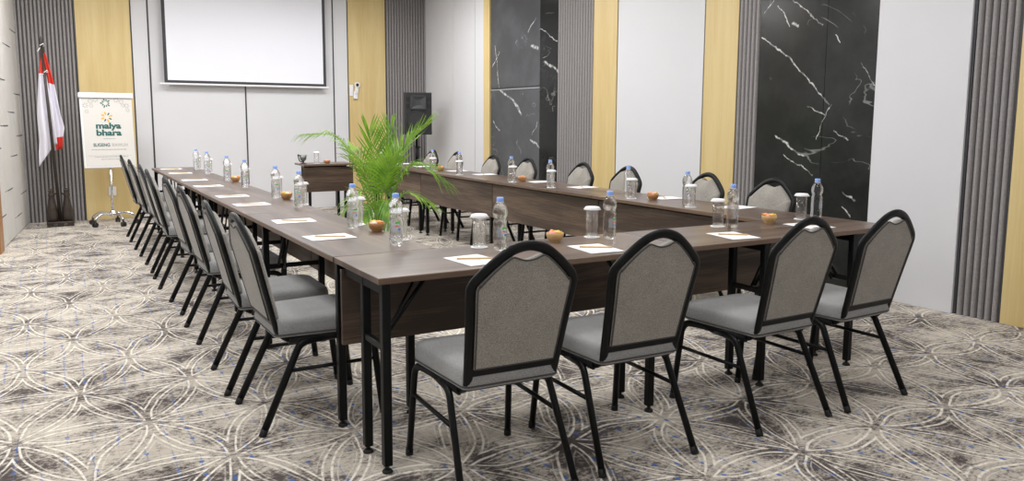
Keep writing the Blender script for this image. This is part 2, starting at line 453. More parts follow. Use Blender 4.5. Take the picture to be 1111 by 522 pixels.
def tag(o, label, cat, group=None, kind=None):
    o['label'] = label; o['category'] = cat
    if group: o['group'] = group
    if kind: o['kind'] = kind
    return o
def thing(name, label, cat, loc=(0, 0, 0), rz=0.0, group=None):
    o = bpy.data.objects.new(name, None); C.objects.link(o)
    o.empty_display_size = 0.1
    o.location = loc; o.rotation_euler = (0, 0, rz)
    return tag(o, label, cat, group)
def dup(src, loc, rz, label, group=None):
    def rec(o, parent):
        c = o.copy(); C.objects.link(c)
        if parent: c.parent = parent
        for ch in [k for k in src_children[o.name]]: rec(ch, c)
        return c
    src_children = {}
    def collect(o):
        src_children[o.name] = list(o.children)
        for k in o.children: collect(k)
    collect(src)
    r = rec(src, None)
    r.location = loc; r.rotation_euler = (0, 0, rz); r['label'] = label
    if group: r['group'] = group
    return r

ORD = ['first', 'second', 'third', 'fourth', 'fifth', 'sixth', 'seventh', 'eighth']

# ------------------------------------------------------------------ room shell (room axes turned by A)
A = 0.0169
XW, YW, XL0 = 4.4375, 9.046, -1.160
def struct(mb, name, mats, rot=True, label=None):
    o = mb.build(name, mats); o['kind'] = 'structure'
    if rot: o.rotation_euler = (0, 0, A)
    if label: o['label'] = label
    return o
BACK = -4.8
b = MB(); b.box(-3.2, 5.2, -5.2, 9.6, -0.06, 0.0); struct(b, 'floor', M['carpet'], False, 'taupe carpet with cream interlaced line pattern and blue flecks')
b = MB(); b.box(-3.4, 5.0, BACK - 0.2, YW + 0.3, CEIL, CEIL + 0.1); struct(b, 'ceiling', M['ceiling'])
b = MB(); b.box(-1.5, XW + 0.2, YW + 0.03, YW + 0.2, 0, CEIL); struct(b, 'wall_front', M['wall_paint'])
b = MB(); b.box(XW + 0.03, XW + 0.2, BACK, YW + 0.2, 0, CEIL); struct(b, 'wall_right', M['wall_paint'])
b = MB(); b.box(-3.0, XW + 0.2, BACK - 0.2, BACK, 0, CEIL); struct(b, 'wall_back', M['wall_paint'])
# left wall runs slightly askew
LW0 = Vector((-1.311, 9.05, 0)); LD = (Vector((-1.4975, 6.711, 0)) - LW0).normalized(); LN = Vector((LD.y, -LD.x, 0))
LROT = math.atan2(LD.y, LD.x)
def lw_obj(mb, name, mats):
    o = mb.build(name, mats); o['kind'] = 'structure'
    o.location = LW0; o.rotation_euler = (0, 0, LROT); return o
# local: x along wall toward camera, y>0 into the room, z up
b = MB(); b.box(-0.3, 14.2, -0.2, -0.012, 0, CEIL); lw_obj(b, 'wall_left', M['wall_paint'])
b = MB()
hs = [0.0, 0.42, 1.12, 1.62, 2.38, CEIL]
cols = [0.0, 0.62, 1.24, 1.86, 2.36]
random.seed(3)
for i in range(len(cols) - 1):
    off = (0, -0.22, 0.13, -0.1)[i]
    hh = [0.0] + [h + off for h in hs[1:-1]] + [CEIL]
    for j in range(len(hh) - 1):
        b.box(cols[i] + 0.003, cols[i + 1] - 0.003, -0.012, 0.006, hh[j] + 0.005, hh[j + 1] - 0.005, 0.003, 1)
lw_obj(b, 'trim_left_boards', M['left_panel'])
b = MB()
for i, x0 in enumerate(cols[:-1]):
    off = (0, -0.22, 0.13, -0.1)[i]
    for h in hs[1:-1]: b.box(x0 + 0.06, x0 + 0.4, 0.0055, 0.008, h + off - 0.0035, h + off + 0.0035)
lw_obj(b, 'trim_left_grooves', M['slat_gap'])
b = MB(); b.box(2.37, 2.62, -0.012, 0.03, 0, CEIL, 0.004); lw_obj(b, 'trim_left_post', M['brown_wood'])

TN = [0]
def trim(mb, mats, rot=True):
    TN[0] += 1
    return struct(mb, 'trim_%d' % TN[0], mats, rot)
def slat_poly(w, d):
    return [(0, 0), (w * 0.10, d * 0.72), (w * 0.24, d), (w * 0.52, d), (w * 0.66, d * 0.72), (w * 0.76, 0)]
def slats_front(x0, x1, pitch=0.0445):
    n = round((x1 - x0) / pitch); p = (x1 - x0) / n
    b = MB(); b.box(x0, x1, YW, YW + 0.03, 0, CEIL); b.mi = 1
    for i in range(n):
        poly = [(x0 + i * p + p * 0.12 + a, YW - d) for a, d in slat_poly(p, 0.024)]
        b.prism(poly, CEIL, 'xy', 0.0)
    trim(b, [M['slat_gap'], M['slat']])
def slats_right(y0, y1, pitch=0.0475):
    n = round((y1 - y0) / pitch); p = (y1 - y0) / n
    b = MB(); b.box(XW, XW + 0.03, y0, y1, 0, CEIL); b.mi = 1
    for i in range(n):
        poly = [(XW - d, y0 + i * p + p * 0.12 + a) for a, d in slat_poly(p, 0.024)]
        b.prism(poly, CEIL, 'xy', 0.0)
    trim(b, [M['slat_gap'], M['slat']])
def panel_front(x0, x1, m, proud=0.012, bev=0.002):
    b = MB(); b.box(x0, x1, YW - proud, YW + 0.03, 0, CEIL, bev, 1); trim(b, m)
def panel_right(y0, y1, m, proud=0.012, z0=0, z1=None, bev=0.002):
    b = MB(); b.box(XW - proud, XW + 0.03, y0, y1, z0, z1 or CEIL, bev, 1); trim(b, m)
# front wall, left to right
slats_front(-1.30, -0.515)
panel_front(-0.515, -0.497, M['gap'], 0.02)
panel_front(-0.497, 0.140, M['oak'], 0.014)
panel_front(0.140, 0.156, M['gap'], 0.006)
panel_front(0.158, 0.347, M['white_panel'])
panel_front(0.347, 0.369, M['gap'], 0.002)
panel_front(0.369, 1.585, M['white_panel'])
panel_front(1.585, 1.607, M['gap'], 0.002)
panel_front(1.607, 2.888, M['white_panel'])
panel_front(2.888, 2.910, M['gap'], 0.002)
panel_front(2.910, 3.118, M['white_panel'])
panel_front(3.118, 3.136, M['gap'], 0.002)
panel_front(3.136, 3.735, M['oak'], 0.014)
panel_front(3.735, 3.752, M['gap'], 0.016)
slats_front(3.752, 4.4375)
# right wall, far to near
panel_right(8.078, 9.05, M['white_panel'])
panel_right(7.385, 8.066, M['white_panel'])
panel_right(7.105, 7.373, M['white_panel'])
panel_right(7.094, 7.105, M['gap'], 0.004)
panel_right(6.926, 7.094, M['oak'], 0.03)
panel_right(5.690, 6.926, M['marble_reflecting'], 0.008, 0, 1.742)
panel_right(5.690, 6.926, M['white_plastic'], 0.010, 1.742, 1.748)
panel_right(5.690, 6.926, M['gap'], 0.004, 1.748, 1.770)
panel_right(5.690, 6.926, M['marble_reflecting'], 0.008, 1.770)
panel_right(5.283, 5.690, M['marble_far'], 0.008)
slats_right(4.579, 5.283, 0.050)
panel_right(4.160, 4.579, M['oak'], 0.014)
panel_right(4.146, 4.160, M['gap'], 0.004)
panel_right(2.862, 4.146, M['white_panel'])
panel_right(2.846, 2.862, M['gap'], 0.004)
panel_right(2.436, 2.846, M['oak'], 0.014)
panel_right(2.424, 2.436, M['gap'], 0.006)
slats_right(2.19, 2.424, 0.047)
panel_right(1.507, 2.19, M['marble'], 0.008)
panel_right(1.042, 1.505, M['marble'], 0.008)
panel_right(0.348, 1.040, M['white_panel'], 0.03)
panel_right(0.328, 0.348, M['gap'], 0.012)
slats_right(0.045, 0.328, 0.047)
panel_right(0.030, 0.045, M['gap'], 0.012)
panel_right(-0.36, 0.030, M['oak'], 0.014)
panel_right(-2.2, -0.375, M['white_panel'], 0.012)

# ------------------------------------------------------------------ tables
TH, TT = 0.76, 0.025
def table(name, label, L, D, loc, rz, group, legs_x, panel=True):
    t = thing(name, label, 'table', loc, rz, group)
    b = MB(); b.box(0.002, L - 0.002, 0.0, D, TH - TT, TH, 0.003, 2); top = b.build('tabletop', M['walnut'], t)
    for ye in (0.0, D):
        b = MB(); b.box(0.002, L - 0.002, ye - 0.0012, ye + 0.0012, TH - TT + 0.003, TH - 0.003); b.build('edge_band', M['edge'], top)
    b = MB(); b.box(0.006, L - 0.006, D - 0.085, D - 0.067, 0.395, 0.718, 0.002, 1); b.build('modesty_panel', M['walnut_panel'], t)
    b = MB(); b.box(0.05, L - 0.05, D - 0.22, D - 0.19, TH - TT - 0.05, TH - TT - 0.001, 0.003, 1); b.build('frame_rail', M['black_metal'], t)
    for i, lx in enumerate(legs_x):
        sd = 1 if i == 0 else -1
        lys = (0.020, 0.232) if D > 0.5 else (0.034, D - 0.122)
        for ly in lys:
            g = MB(); g.box(lx - 0.017, lx + 0.017, ly - 0.017, ly + 0.017, 0.028, TH - TT - 0.001, 0.003, 1); lg = g.build('leg', M['black_metal'], t)
            g = MB(); g.lathe([(0.008, 0.012), (0.008, 0.03)], 10, (lx, ly, 0)); g.lathe([(0.02, 0.0), (0.021, 0.006), (0.014, 0.014)], 14, (lx, ly, 0)); g.build('levelling_foot', M['rubber'], lg)
        g = MB(); g.box(lx - 0.015, lx + 0.015, 0.03, D - 0.10, TH - TT - 0.04, TH - TT - 0.002, 0.002, 1); g.build('cross_bar', M['black_metal'], t)
        g = MB(); g.box(lx - 0.012, lx + 0.012, lys[0] + 0.018, lys[1] - 0.018, 0.475, 0.50, 0.002, 1); g.build('cross_bar', M['black_metal'], t)
        g = MB(); g.tube([(lx + sd * 0.02, 0.10, 0.50), (lx + sd * 0.20, 0.10, TH - TT - 0.01)], 0.009, 8)
        g.tube([(lx + sd * 0.02, 0.13, 0.47), (lx + sd * 0.16, 0.13, TH - TT - 0.03)], 0.006, 8)
        g.build('folding_brace', M['black_metal'], t)
    return t
DF, DS = 0.528, 0.479
XE = 3.08
table('conference_table', 'dark walnut folding table at near left corner of the U, closest to camera', 1.54, DF, (0, 0, 0), 0, 'front row tables', (0.034, 1.32))
table('conference_table', 'dark walnut folding table at near right corner of the U', 1.54, DF, (1.54, 0, 0), 0, 'front row tables', (0.508, 1.19))
SL = 1.72
side = ['next to the front row', 'second from the front row', 'third from the front row', 'at its far end']
for i in range(4):
    y0 = DF + 0.004 + i * SL
    table('conference_table', 'dark walnut folding table in the left row, ' + side[i], SL, DS, (0, y0 + SL, 0), -PI / 2, 'left row tables', tuple(y0 + SL - q for q in ((1.91, 0.552), (3.70, 2.81), (5.42, 4.555), (7.33, 6.40))[i]))
for i in range(4):
    y0 = DF + 0.004 + i * SL
    table('conference_table', 'dark walnut folding table in the right row, ' + side[i], SL, DS, (XE, y0, 0), PI / 2, 'right row tables', tuple(q - y0 for q in ((0.66, 2.18), (2.36, 3.87), (4.08, 5.63), (5.83, 7.32))[i]))
table('side_table', 'small dark brown table with deep front panel by the front wall, behind the palm', 0.68, 0.46, (2.455, 7.80, 0), PI, None, (0.10, 0.58))

# ------------------------------------------------------------------ chairs
def outline_back(inset=0.0):
    """half outline of the back arch in (x, w): w is height along the back plane"""
    pts = [(-0.170, 0.43), (-0.175, 0.50), (-0.186, 0.64), (-0.197, 0.755), (-0.1955, 0.790), (-0.174, 0.820), (-0.118, 0.871), (-0.064, 0.907), (0.0, 0.922)]
    full = pts + [(-x, z) for x, z in pts[-2::-1]]
    return full
def back_y(z):       # lean of the back
    return -0.19 - (z - 0.44) * 0.25
def make_chair():
    t = thing('conference_chair', 'x', 'chair')
    half = outline_back()
    # back frame
    pts = [(x, back_y(z), z) for x, z in half]
    arch = catmull(pts, 5)
    lo = [(-0.168, -0.03, 0.388), (-0.168, -0.14, 0.385)]
    path = fillet([lo[0], lo[1]] + [tuple(arch[0])], 0.05) + arch[1:-1] + fillet([tuple(arch[-1])] + [(0.168, -0.14, 0.385), (0.168, -0.03, 0.388)], 0.05)
    b = MB(); b.tube(path, 0.0125, 12, ry=0.019, ref=(0, 1, 0.25)); bf = b.build('back_frame', M['black_metal'], t)
    b = MB(); b.box(-0.174, 0.174, -0.010, 0.010, -0.014, 0.014, 0.004, 2, Matrix.Translation((0, back_y(0.470), 0.470)) @ Matrix.Rotation(0.245, 4, 'X')); b.build('lower_crossbar', M['black_metal'], bf)
    # back cushion: rear board and bulged front pad
    ins = []
    cl = [(x, z) for x, z in [(p[0], p[2]) for p in arch]]
    n = len(cl)
    cut = [(x, z) for x, z in cl if z >= 0.478]
    c2 = []
    for x, z in cut:
        s = 0.0175
        nx = x * (1 - s / 0.2); 
        nz = z
        if z > 0.80: nz = z - 0.013 - 0.006 * (1 - abs(x) / 0.2)
        c2.append((nx, nz))
    # shallow hand-hold notch below the top of the arch
    notch = []
    for x, z in c2:
        if abs(x) < 0.085: z = min(z, 0.893 - 0.020 * math.cos(x / 0.085 * PI / 2) ** 2)
        notch.append((x, z))
    poly = notch
    b = MB()
    def ring(scale, off):
        cx, cz = 0.0, 0.70
        return [b.b.verts.new(Vector((cx + (x - cx) * scale[0], back_y(cz + (z - cz) * scale[1]) + off, cz + (z - cz) * scale[1]))) for x, z in poly]
    seq = [((0.97, 0.98), -0.016), ((1, 1), -0.010), ((1, 1), 0.012), ((0.97, 0.98), 0.026), ((0.85, 0.88), 0.036), ((0.5, 0.5), 0.043)]
    rs = [ring(*q) for q in seq]
    for i in range(len(rs) - 1):
        for k in range(len(poly)):
            f = b.b.faces.new((rs[i][k], rs[i][(k + 1) % len(poly)], rs[i + 1][(k + 1) % len(poly)], rs[i + 1][k])); f.smooth = i > 0
    b.b.faces.new(rs[0]); b.b.faces.new(rs[-1])
    bc = b.build('backrest', M['back_fabric'], t)
    pp = [(x * 0.985, back_y(z) - 0.0165, 0.70 + (z - 0.70) * 0.99) for x, z in poly]
    b = MB(); b.tube(pp, 0.003, 6, closed=True); b.build('piping', M['piping'], bc)
    # seat
    W, Fy, By = 0.212, 0.25, -0.200
    out = []
    def arc(cx, cy, r, a0, a1, k=6):
        return [(cx + r * math.cos(a0 + (a1 - a0) * i / k), cy + r * math.sin(a0 + (a1 - a0) * i / k)) for i in range(k + 1)]
    sp = arc(W + 0.01 - 0.07, Fy - 0.07, 0.07, 0, PI / 2) + arc(-W - 0.01 + 0.07, Fy - 0.07, 0.07, PI / 2, PI) + arc(-W + 0.02 + 0.03, By + 0.03, 0.03, PI, 1.5 * PI, 4) + arc(W - 0.02 - 0.03, By + 0.03, 0.03, 1.5 * PI, 2 * PI, 4)
    b = MB()
    rs = []
    for sc_, z in ((0.94, 0.404), (0.985, 0.407), (1.0, 0.416), (1.005, 0.440), (1.0, 0.460), (0.98, 0.474), (0.94, 0.482), (0.85, 0.487), (0.5, 0.491)):
        rs.append([b.b.verts.new(Vector((x * sc_, (y - 0.02) * sc_ + 0.02, z))) for x, y in sp])
    for i in range(len(rs) - 1):
        for k in range(len(sp)):
            f = b.b.faces.new((rs[i][k], rs[i][(k + 1) % len(sp)], rs[i + 1][(k + 1) % len(sp)], rs[i + 1][k])); f.smooth = True
    b.b.faces.new(rs[0]); b.b.faces.new(rs[-1])
    st = b.build('seat', M['seat_fabric'], t)
    b = MB(); b.tube([(x * 1.003, (y - 0.02) * 1.003 + 0.02, 0.418) for x, y in sp], 0.0035, 6, closed=True); b.build('piping', M['piping'], st)
    # legs
    for sx in (-1, 1):
        p = fillet([(sx * 0.222, 0.272, 0.012), (sx * 0.208, 0.232, 0.386), (sx * 0.198, 0.12, 0.392), (sx * 0.182, -0.14, 0.390)], [0.07, 0.03])
        b = MB(); b.tube(p, 0.0125, 10, ry=0.0165, ref=(1, 0, 0)); l = b.build('leg', M['black_metal'], t)
        b = MB(); b.tube([(sx * 0.2224, 0.2734, 0.0), (sx * 0.2215, 0.2705, 0.028)], 0.0155, 10); b.build('rubber_foot', M['rubber'], l)
        p = fillet([(sx * 0.226, -0.272, 0.012), (sx * 0.203, -0.10, 0.372), (sx * 0.196, -0.05, 0.384), (sx * 0.19, 0.06, 0.386)], [0.05, 0.03])
        b = MB(); b.tube(p, 0.0125, 10, ry=0.0165, ref=(1, 0, 0)); l = b.build('leg', M['black_metal'], t)
        b = MB(); b.tube([(sx * 0.2268, -0.2775, 0.0), (sx * 0.225, -0.265, 0.028)], 0.0155, 10); b.build('rubber_foot', M['rubber'], l)
        b = MB(); b.tube([(sx * 0.209, -0.158, 0.262), (sx * 0.2125, 0.2435, 0.262)], 0.009, 8); b.build('stretcher', M['black_metal'], t)
    b = MB(); b.box(-0.185, 0.185, 0.15, 0.172, 0.382, 0.405, 0.004, 1); b.box(-0.185, 0.185, -0.145, -0.120, 0.382, 0.405, 0.004, 1); b.build('seat_frame', M['black_metal'], t)
    return t
chair0 = make_chair()
used = [False]
def chair(x, y, rz, label, group):
    if not used[0]:
        used[0] = True; chair0.location = (x, y, 0); chair0.rotation_euler = (0, 0, rz); chair0['label'] = label; chair0['group'] = group; return chair0
    return dup(chair0, (x, y, 0), rz, label, group)
fx = [(0.378, -0.155, -0.05, 'leftmost of four with their backs to camera'), (0.960, -0.155, -0.035, 'second from the left of four with backs to camera'),
      (1.768, -0.165, 0.01, 'third from the left of four with backs to camera'), (2.33, -0.168, 0.035, 'rightmost of four with backs to camera')]
for x, y, r, s in fx: chair(x, y, r, 'grey padded chair, ' + s, 'front row chairs')
for i, y in enumerate((0.835, 1.415, 2.42, 3.235, 4.18, 4.93, 5.90, 6.92)):
    wh = 'nearest the camera' if i == 0 else ('farthest, by the flip chart' if i == 7 else ORD[i] + ' counted from the camera')
    chair(-0.04 + (0.01, -0.012, 0.0, 0.012, -0.01, 0.005, 0, 0)[i], y, -PI / 2 + (0.02, -0.03, 0.01, 0.03, -0.02, 0, 0.02, -0.01)[i], 'grey padded chair along left table row, ' + wh, 'left row chairs')
for i, y in enumerate((1.177, 1.85, 2.82, 3.52, 4.53, 5.31, 6.26, 6.98)):
    wh = 'nearest the camera' if i == 0 else ('farthest, by the loudspeaker' if i == 7 else ORD[i] + ' counted from the camera')
    chair(3.115, y, PI / 2 + (0.02, -0.03, 0.02, -0.01, 0.03, 0, -0.02, 0.02)[i], 'grey padded chair behind right table row, ' + wh, 'right row chairs')

# ------------------------------------------------------------------ tableware
def make_bottle():
    t = thing('water_bottle', 'x', 'bottle')
    def mod(a, z): return 1 + (0.05 * math.cos(5 * a) if z < 0.02 else 0.0)
    prof = [(0.020, 0.0), (0.0285, 0.003), (0.0320, 0.018), (0.0318, 0.04), (0.0312, 0.044), (0.0318, 0.048), (0.0318, 0.108), (0.0305, 0.113), (0.0318, 0.118), (0.0308, 0.128), (0.0268, 0.138),
            (0.0268, 0.142), (0.0320, 0.154), (0.0338, 0.167), (0.0325, 0.181), (0.0285, 0.193), (0.0215, 0.205), (0.0150, 0.213), (0.0130, 0.218)]
    b = MB(); b.lathe(prof, 30, mod=mod); b.build('bottle_body', M['bottle'], t)
    b = MB(); b.lathe([(0.0172, 0.2135), (0.0172, 0.2155), (0.0158, 0.216)], 20)
    b.build('neck_ring', M['white_plastic'], t)
    b = MB(); b.lathe([(0.0155, 0.2165), (0.0158, 0.219), (0.0155, 0.234), (0.0142, 0.2365)], 20, mod=lambda a, z: 1 + 0.02 * math.cos(20 * a)); b.build('cap', M['cap'], t)
    # printed label: clear wrap with colour fields on two sides
    b = MB(); R = 0.0323
    def patch(a0, a1, z0, z1, r=R, slope=0.0):
        n = 8
        for k in range(n):
            u0 = a0 + (a1 - a0) * k / n; u1 = a0 + (a1 - a0) * (k + 1) / n
            s0 = slope * math.sin(PI * k / n); s1 = slope * math.sin(PI * (k + 1) / n)
            b.quad((r * math.cos(u0), r * math.sin(u0), z0 + s0), (r * math.cos(u1), r * math.sin(u1), z0 + s1), (r * math.cos(u1), r * math.sin(u1), z1 + s1), (r * math.cos(u0), r * math.sin(u0), z1 + s0), True)
    for base in (0.0,):
        b.mi = 0; patch(base - 0.75, base + 0.75, 0.058, 0.104)
        b.mi = 2; patch(base - 0.05, base + 0.70, 0.094, 0.102, R + 0.0003, 0.003)
        b.mi = 3; patch(base - 0.15, base + 0.50, 0.080, 0.085, R + 0.0003, 0.002)
        b.mi = 1; patch(base + 0.30, base + 0.72, 0.062, 0.071, R + 0.0003, 0.003)
    b.build('bottle_label', [M['label_white'], M['label_blue'], M['label_green'], M['label_red']], t, recalc=False)
    return t
def make_tumbler():
    t = thing('drinking_glass', 'x', 'glass')
    fl = lambda a, z: 1 + 0.012 * math.cos(14 * a)
    b = MB()
    b.lathe([(0.0001, 0.003), (0.026, 0.003), (0.0295, 0.006), (0.0300, 0.02), (0.0305, 0.138), (0.0285, 0.138), (0.0278, 0.022), (0.024, 0.016), (0.0001, 0.016)], 28, mod=fl)
    b.build('glass_body', M['glass'], t)
    b = MB()
    for k in range(10):
        a = 2 * PI * k / 10; b.ball((0.0255 * math.cos(a), 0.0255 * math.sin(a), 0.0145), 0.0052, (1, 1, 1), 8)
    b.build('base_beads', M['glass'], t)
    b = MB(); b.lathe([(0.0001, 0.1385), (0.031, 0.1385), (0.0425, 0.139), (0.0435, 0.1405), (0.036, 0.151), (0.0335, 0.1535), (0.0001, 0.154)], 32, mod=lambda a, z: 1 + (0.018 * math.cos(16 * a) if z < 0.142 else 0)); b.build('paper_lid', M['paper'], t)
    b = MB(); b.lathe([(0.0001, 0.0), (0.039, 0.0), (0.0392, 0.0015), (0.0385, 0.0028), (0.0001, 0.0028)], 32, mod=lambda a, z: 1 + 0.03 * math.cos(16 * a)); b.build('paper_coaster', M['paper'], t)
    return t
def make_paper():
    t = tag(MB().box(-0.085, 0.085, -0.112, 0.112, 0.0, 0.0025, 0.0006, 1).build('note_paper', M['paper']), 'x', 'paper')
    return t
def make_pencil():
    t = thing('pencil', 'x', 'pencil')
    b = MB(); b.lathe([(0.0036, -0.08), (0.0036, 0.062)], 6, smooth=False); o = b.build('shaft', M['pencil'], t)
    b = MB(); b.lathe([(0.0036, 0.0622), (0.0012, 0.0755)], 8); o2 = b.build('cone', M['bowl_pale'], t)
    b = MB(); b.lathe([(0.0012, 0.0756), (0.0003, 0.081)], 8); o3 = b.build('tip', M['graphite'], t)
    for q in (o, o2, o3): q.rotation_euler = (0, PI / 2, 0); q.location = (0, 0, 0.0036)
    return t
protos = {}
def place(kind, maker, x, y, rz, label, group, z=TH + 0.0005):
    if kind not in protos:
        o = maker(); protos[kind] = o; o.location = (x, y, z); o.rotation_euler = (0, 0, rz); o['label'] = label; o['group'] = group; return o
    return dup(protos[kind], (x, y, z), rz, label, group)

def seat_set(row, i, n, px, py, bx, by, gx, gy, rz, where, bottle_rot, glass=True):
    place('paper', make_paper, px, py, rz, 'white note paper on %s, %s' % (row, where), 'note papers on the ' + row)
    ca, sa = math.cos(rz), math.sin(rz)
    lx, ly = 0.012, 0.006
    place('pencil', make_pencil, px + ca * lx - sa * ly, py + sa * lx + ca * ly, rz + (1.05 if row.startswith('left') else -0.5), 'tan pencil on note paper, %s, %s' % (row, where), 'pencils on the ' + row, TH + 0.0035)
    place('bottle', make_bottle, bx, by, bottle_rot, 'blue capped water bottle on %s, %s' % (row, where), 'water bottles on the ' + row)
    place('tumbler', make_tumbler, gx, gy, 0.1 * i, 'white lidded drinking glass on %s, %s' % (row, where), 'lidded glasses on the ' + row)
lp = [(0.156, 1.085), (0.168, 1.784), (0.150, 2.793), (0.150, 3.451), (0.147, 4.472), (0.147, 5.229), (0.165, 6.295), (0.170, 7.077)]
lb = [(0.375, 0.75), (0.375, 1.367), (0.404, 2.532), (0.404, 3.163), (0.395, 4.182), (0.395, 4.959), (0.394, 6.03), (0.400, 6.78)]
lg = [(0.432, 0.83), (0.437, 1.46), (0.452, 2.622), (0.448, 3.28), (0.444, 4.41), (0.446, 5.20), (0.444, 6.228), (0.446, 6.98)]
for i in range(8):
    wh = ORD[i] + ' place from the near corner'
    if i == 7: wh = 'last place, by the front wall'
    seat_set('left table row', i, 8, *lp[i], *lb[i], *lg[i], -PI / 2 + (0.05, -0.04, 0.03, 0, 0.05, -0.03, 0, 0.02)[i], wh, -2.0 + 0.3 * math.sin(i * 2.3))
fp = [(0.486, 0.168, 0.08), (1.105, 0.165, -0.10), (1.962, 0.155, -0.16), (2.62, 0.225, -0.12)]
fb = [(0.718, 0.361), (1.350, 0.383), (2.202, 0.396), (2.97, 0.46)]
fg = [(0.662, 0.455), (1.302, 0.462), (2.151, 0.452), (2.83, 0.455)]
for i in range(4):
    wh = ['leftmost place, nearest the camera', 'second place from the left', 'third place from the left', 'rightmost place'][i]
    seat_set('front table row', i, 4, fp[i][0], fp[i][1], *fb[i], *fg[i], fp[i][2], wh, -1.75 + 0.15 * i)
ry = [1.10, 1.81, 2.88, 3.56, 4.68, 5.33, 6.27, 6.95]
rby = [1.34, 1.98, 3.06, 3.735, 4.83, 5.52, 6.47, 7.13]
for i in range(8):
    wh = ORD[i] + ' place from the front row'
    if i == 7: wh = 'last place, by the loudspeaker'
    seat_set('right table row', i, 8, 2.965, ry[i], 2.742, rby[i], 2.700 + 0.01 * (i % 2), rby[i] - 0.085, PI / 2 + (0.1, -0.06, 0.05, 0, -0.05, 0.04, 0, 0)[i], wh, -2.0 + 0.2 * i)

# bowls of wrapped sweets
def make_bowl(mat):
    def f():
        t = thing('sweets_bowl', 'x', 'bowl')
        b = MB(); b.lathe([(0.0001, 0.0), (0.024, 0.0), (0.026, 0.004), (0.036, 0.014), (0.0415, 0.030), (0.0425, 0.042), (0.0412, 0.0435), (0.0395, 0.042), (0.0385, 0.032), (0.031, 0.018), (0.018, 0.009), (0.0001, 0.008)], 28)
        b.build('bowl_body', mat, t)
        b = MB(); b.lathe([(0.0243, -0.0003), (0.0262, 0.0), (0.0262, 0.005), (0.024, 0.005)], 24, closed=True); b.build('foot_ring', mat, t)
        return t
    return f
def candy_maker(mat):
    def f():
        t = thing('wrapped_sweet', 'x', 'sweet')
        b = MB(); b.ball((0, 0, 0), 0.0125, (1.35, 1.0, 0.9), 10); b.build('wrapped_body', mat, t)
        for s in (-1, 1):
            b = MB(); b.tube([(s * 0.012, 0, 0), (s * 0.017, 0, 0.001), (s * 0.022, 0, 0.002)], [0.003, 0.0045, 0.008], 8, ry=0.0015); b.build('twisted_end', mat, t)
        return t
    return f
SW = ['pink', 'yellow', 'cream', 'orange']
def bowl(x, y, kind, where, n=4):
    place('bowl_' + kind, make_bowl(M[kind]), x, y, 0.4, 'small %s wooden bowl of sweets %s' % ('pale' if kind == 'bowl_pale' else 'round brown', where), 'sweets bowls on the tables')
    k0 = int(abs(x * 13 + y * 7))
    for j in range(n):
        c = SW[j]
        a = 1.6 * j + k0
        place('candy_' + c, candy_maker(M[c]), x + 0.0185 * math.cos(a), y + 0.0185 * math.sin(a), a * 1.7 + k0, '%s wrapped sweet in the small bowl %s' % (c, where), 'wrapped sweets in the bowls', TH + 0.042 + 0.005 * (j % 2))
bowl(0.440, 1.18, 'bowl', 'on left table row near the palm')
bowl(0.452, 3.05, 'bowl', 'on left table row behind the third bottle')
bowl(0.45, 4.86, 'bowl', 'on left table row behind the sixth bottle')
bowl(1.06, 0.43, 'bowl_pale', 'on front table row behind the leftmost chair')
bowl(2.52, 0.42, 'bowl_pale', 'on front table row between third and rightmost chairs')
bowl(2.80, 1.76, 'bowl', 'on right table row by the second bottle')
bowl(2.82, 3.66, 'bowl', 'on right table row by the fourth bottle')
bowl(2.80, 5.42, 'bowl', 'on right table row beside the palm')
# things on the small far table
place('tumbler', make_tumbler, 1.985, 7.50, 0.4, 'drinking glass with white paper lid on the small table by the front wall', None)
place('bowl_bowl', make_bowl(M['bowl']), 2.10, 7.42, 0.2, 'small dark bowl of sweets on the small table by the front wall', 'sweets bowls on the tables')
for j in range(3):
    place('candy_pink' if j != 1 else 'candy_orange', candy_maker(M['pink']), 2.10 + 0.016 * math.cos(2.1 * j), 7.42 + 0.016 * math.sin(2.1 * j), 1.3 * j,
          ('pink wrapped sweet in the bowl on the small table by the front wall' if j != 1 else 'orange wrapped sweet in the bowl on the small table by the front wall'), 'sweets on the small far table', TH + 0.043)
t = thing('pen_holder', 'small dark grey holder at left end of the small table by the front wall', 'holder', (1.80, 7.46, TH + 0.0005), 0.2)
b = MB(); b.lathe([(0.0001, 0), (0.042, 0), (0.042, 0.008), (0.012, 0.014), (0.011, 0.035), (0.0001, 0.036)], 20); b.build('base', M['dark_wood'], t)
b = MB(); b.lathe([(0.0001, 0.036), (0.020, 0.037), (0.040, 0.060), (0.046, 0.115), (0.042, 0.115), (0.036, 0.064), (0.0001, 0.045)], 20); b.build('cup', simple('dull_grey_metal', (0.20, 0.20, 0.19), 0.4, 0.6, var=0.1), t)
b = MB(); b.tube(fillet([(-0.042, 0, 0.10), (-0.075, 0, 0.13), (-0.055, 0, 0.04), (-0.014, 0, 0.025)], 0.03), 0.007, 8); b.build('arm', M['black_plastic'], t)

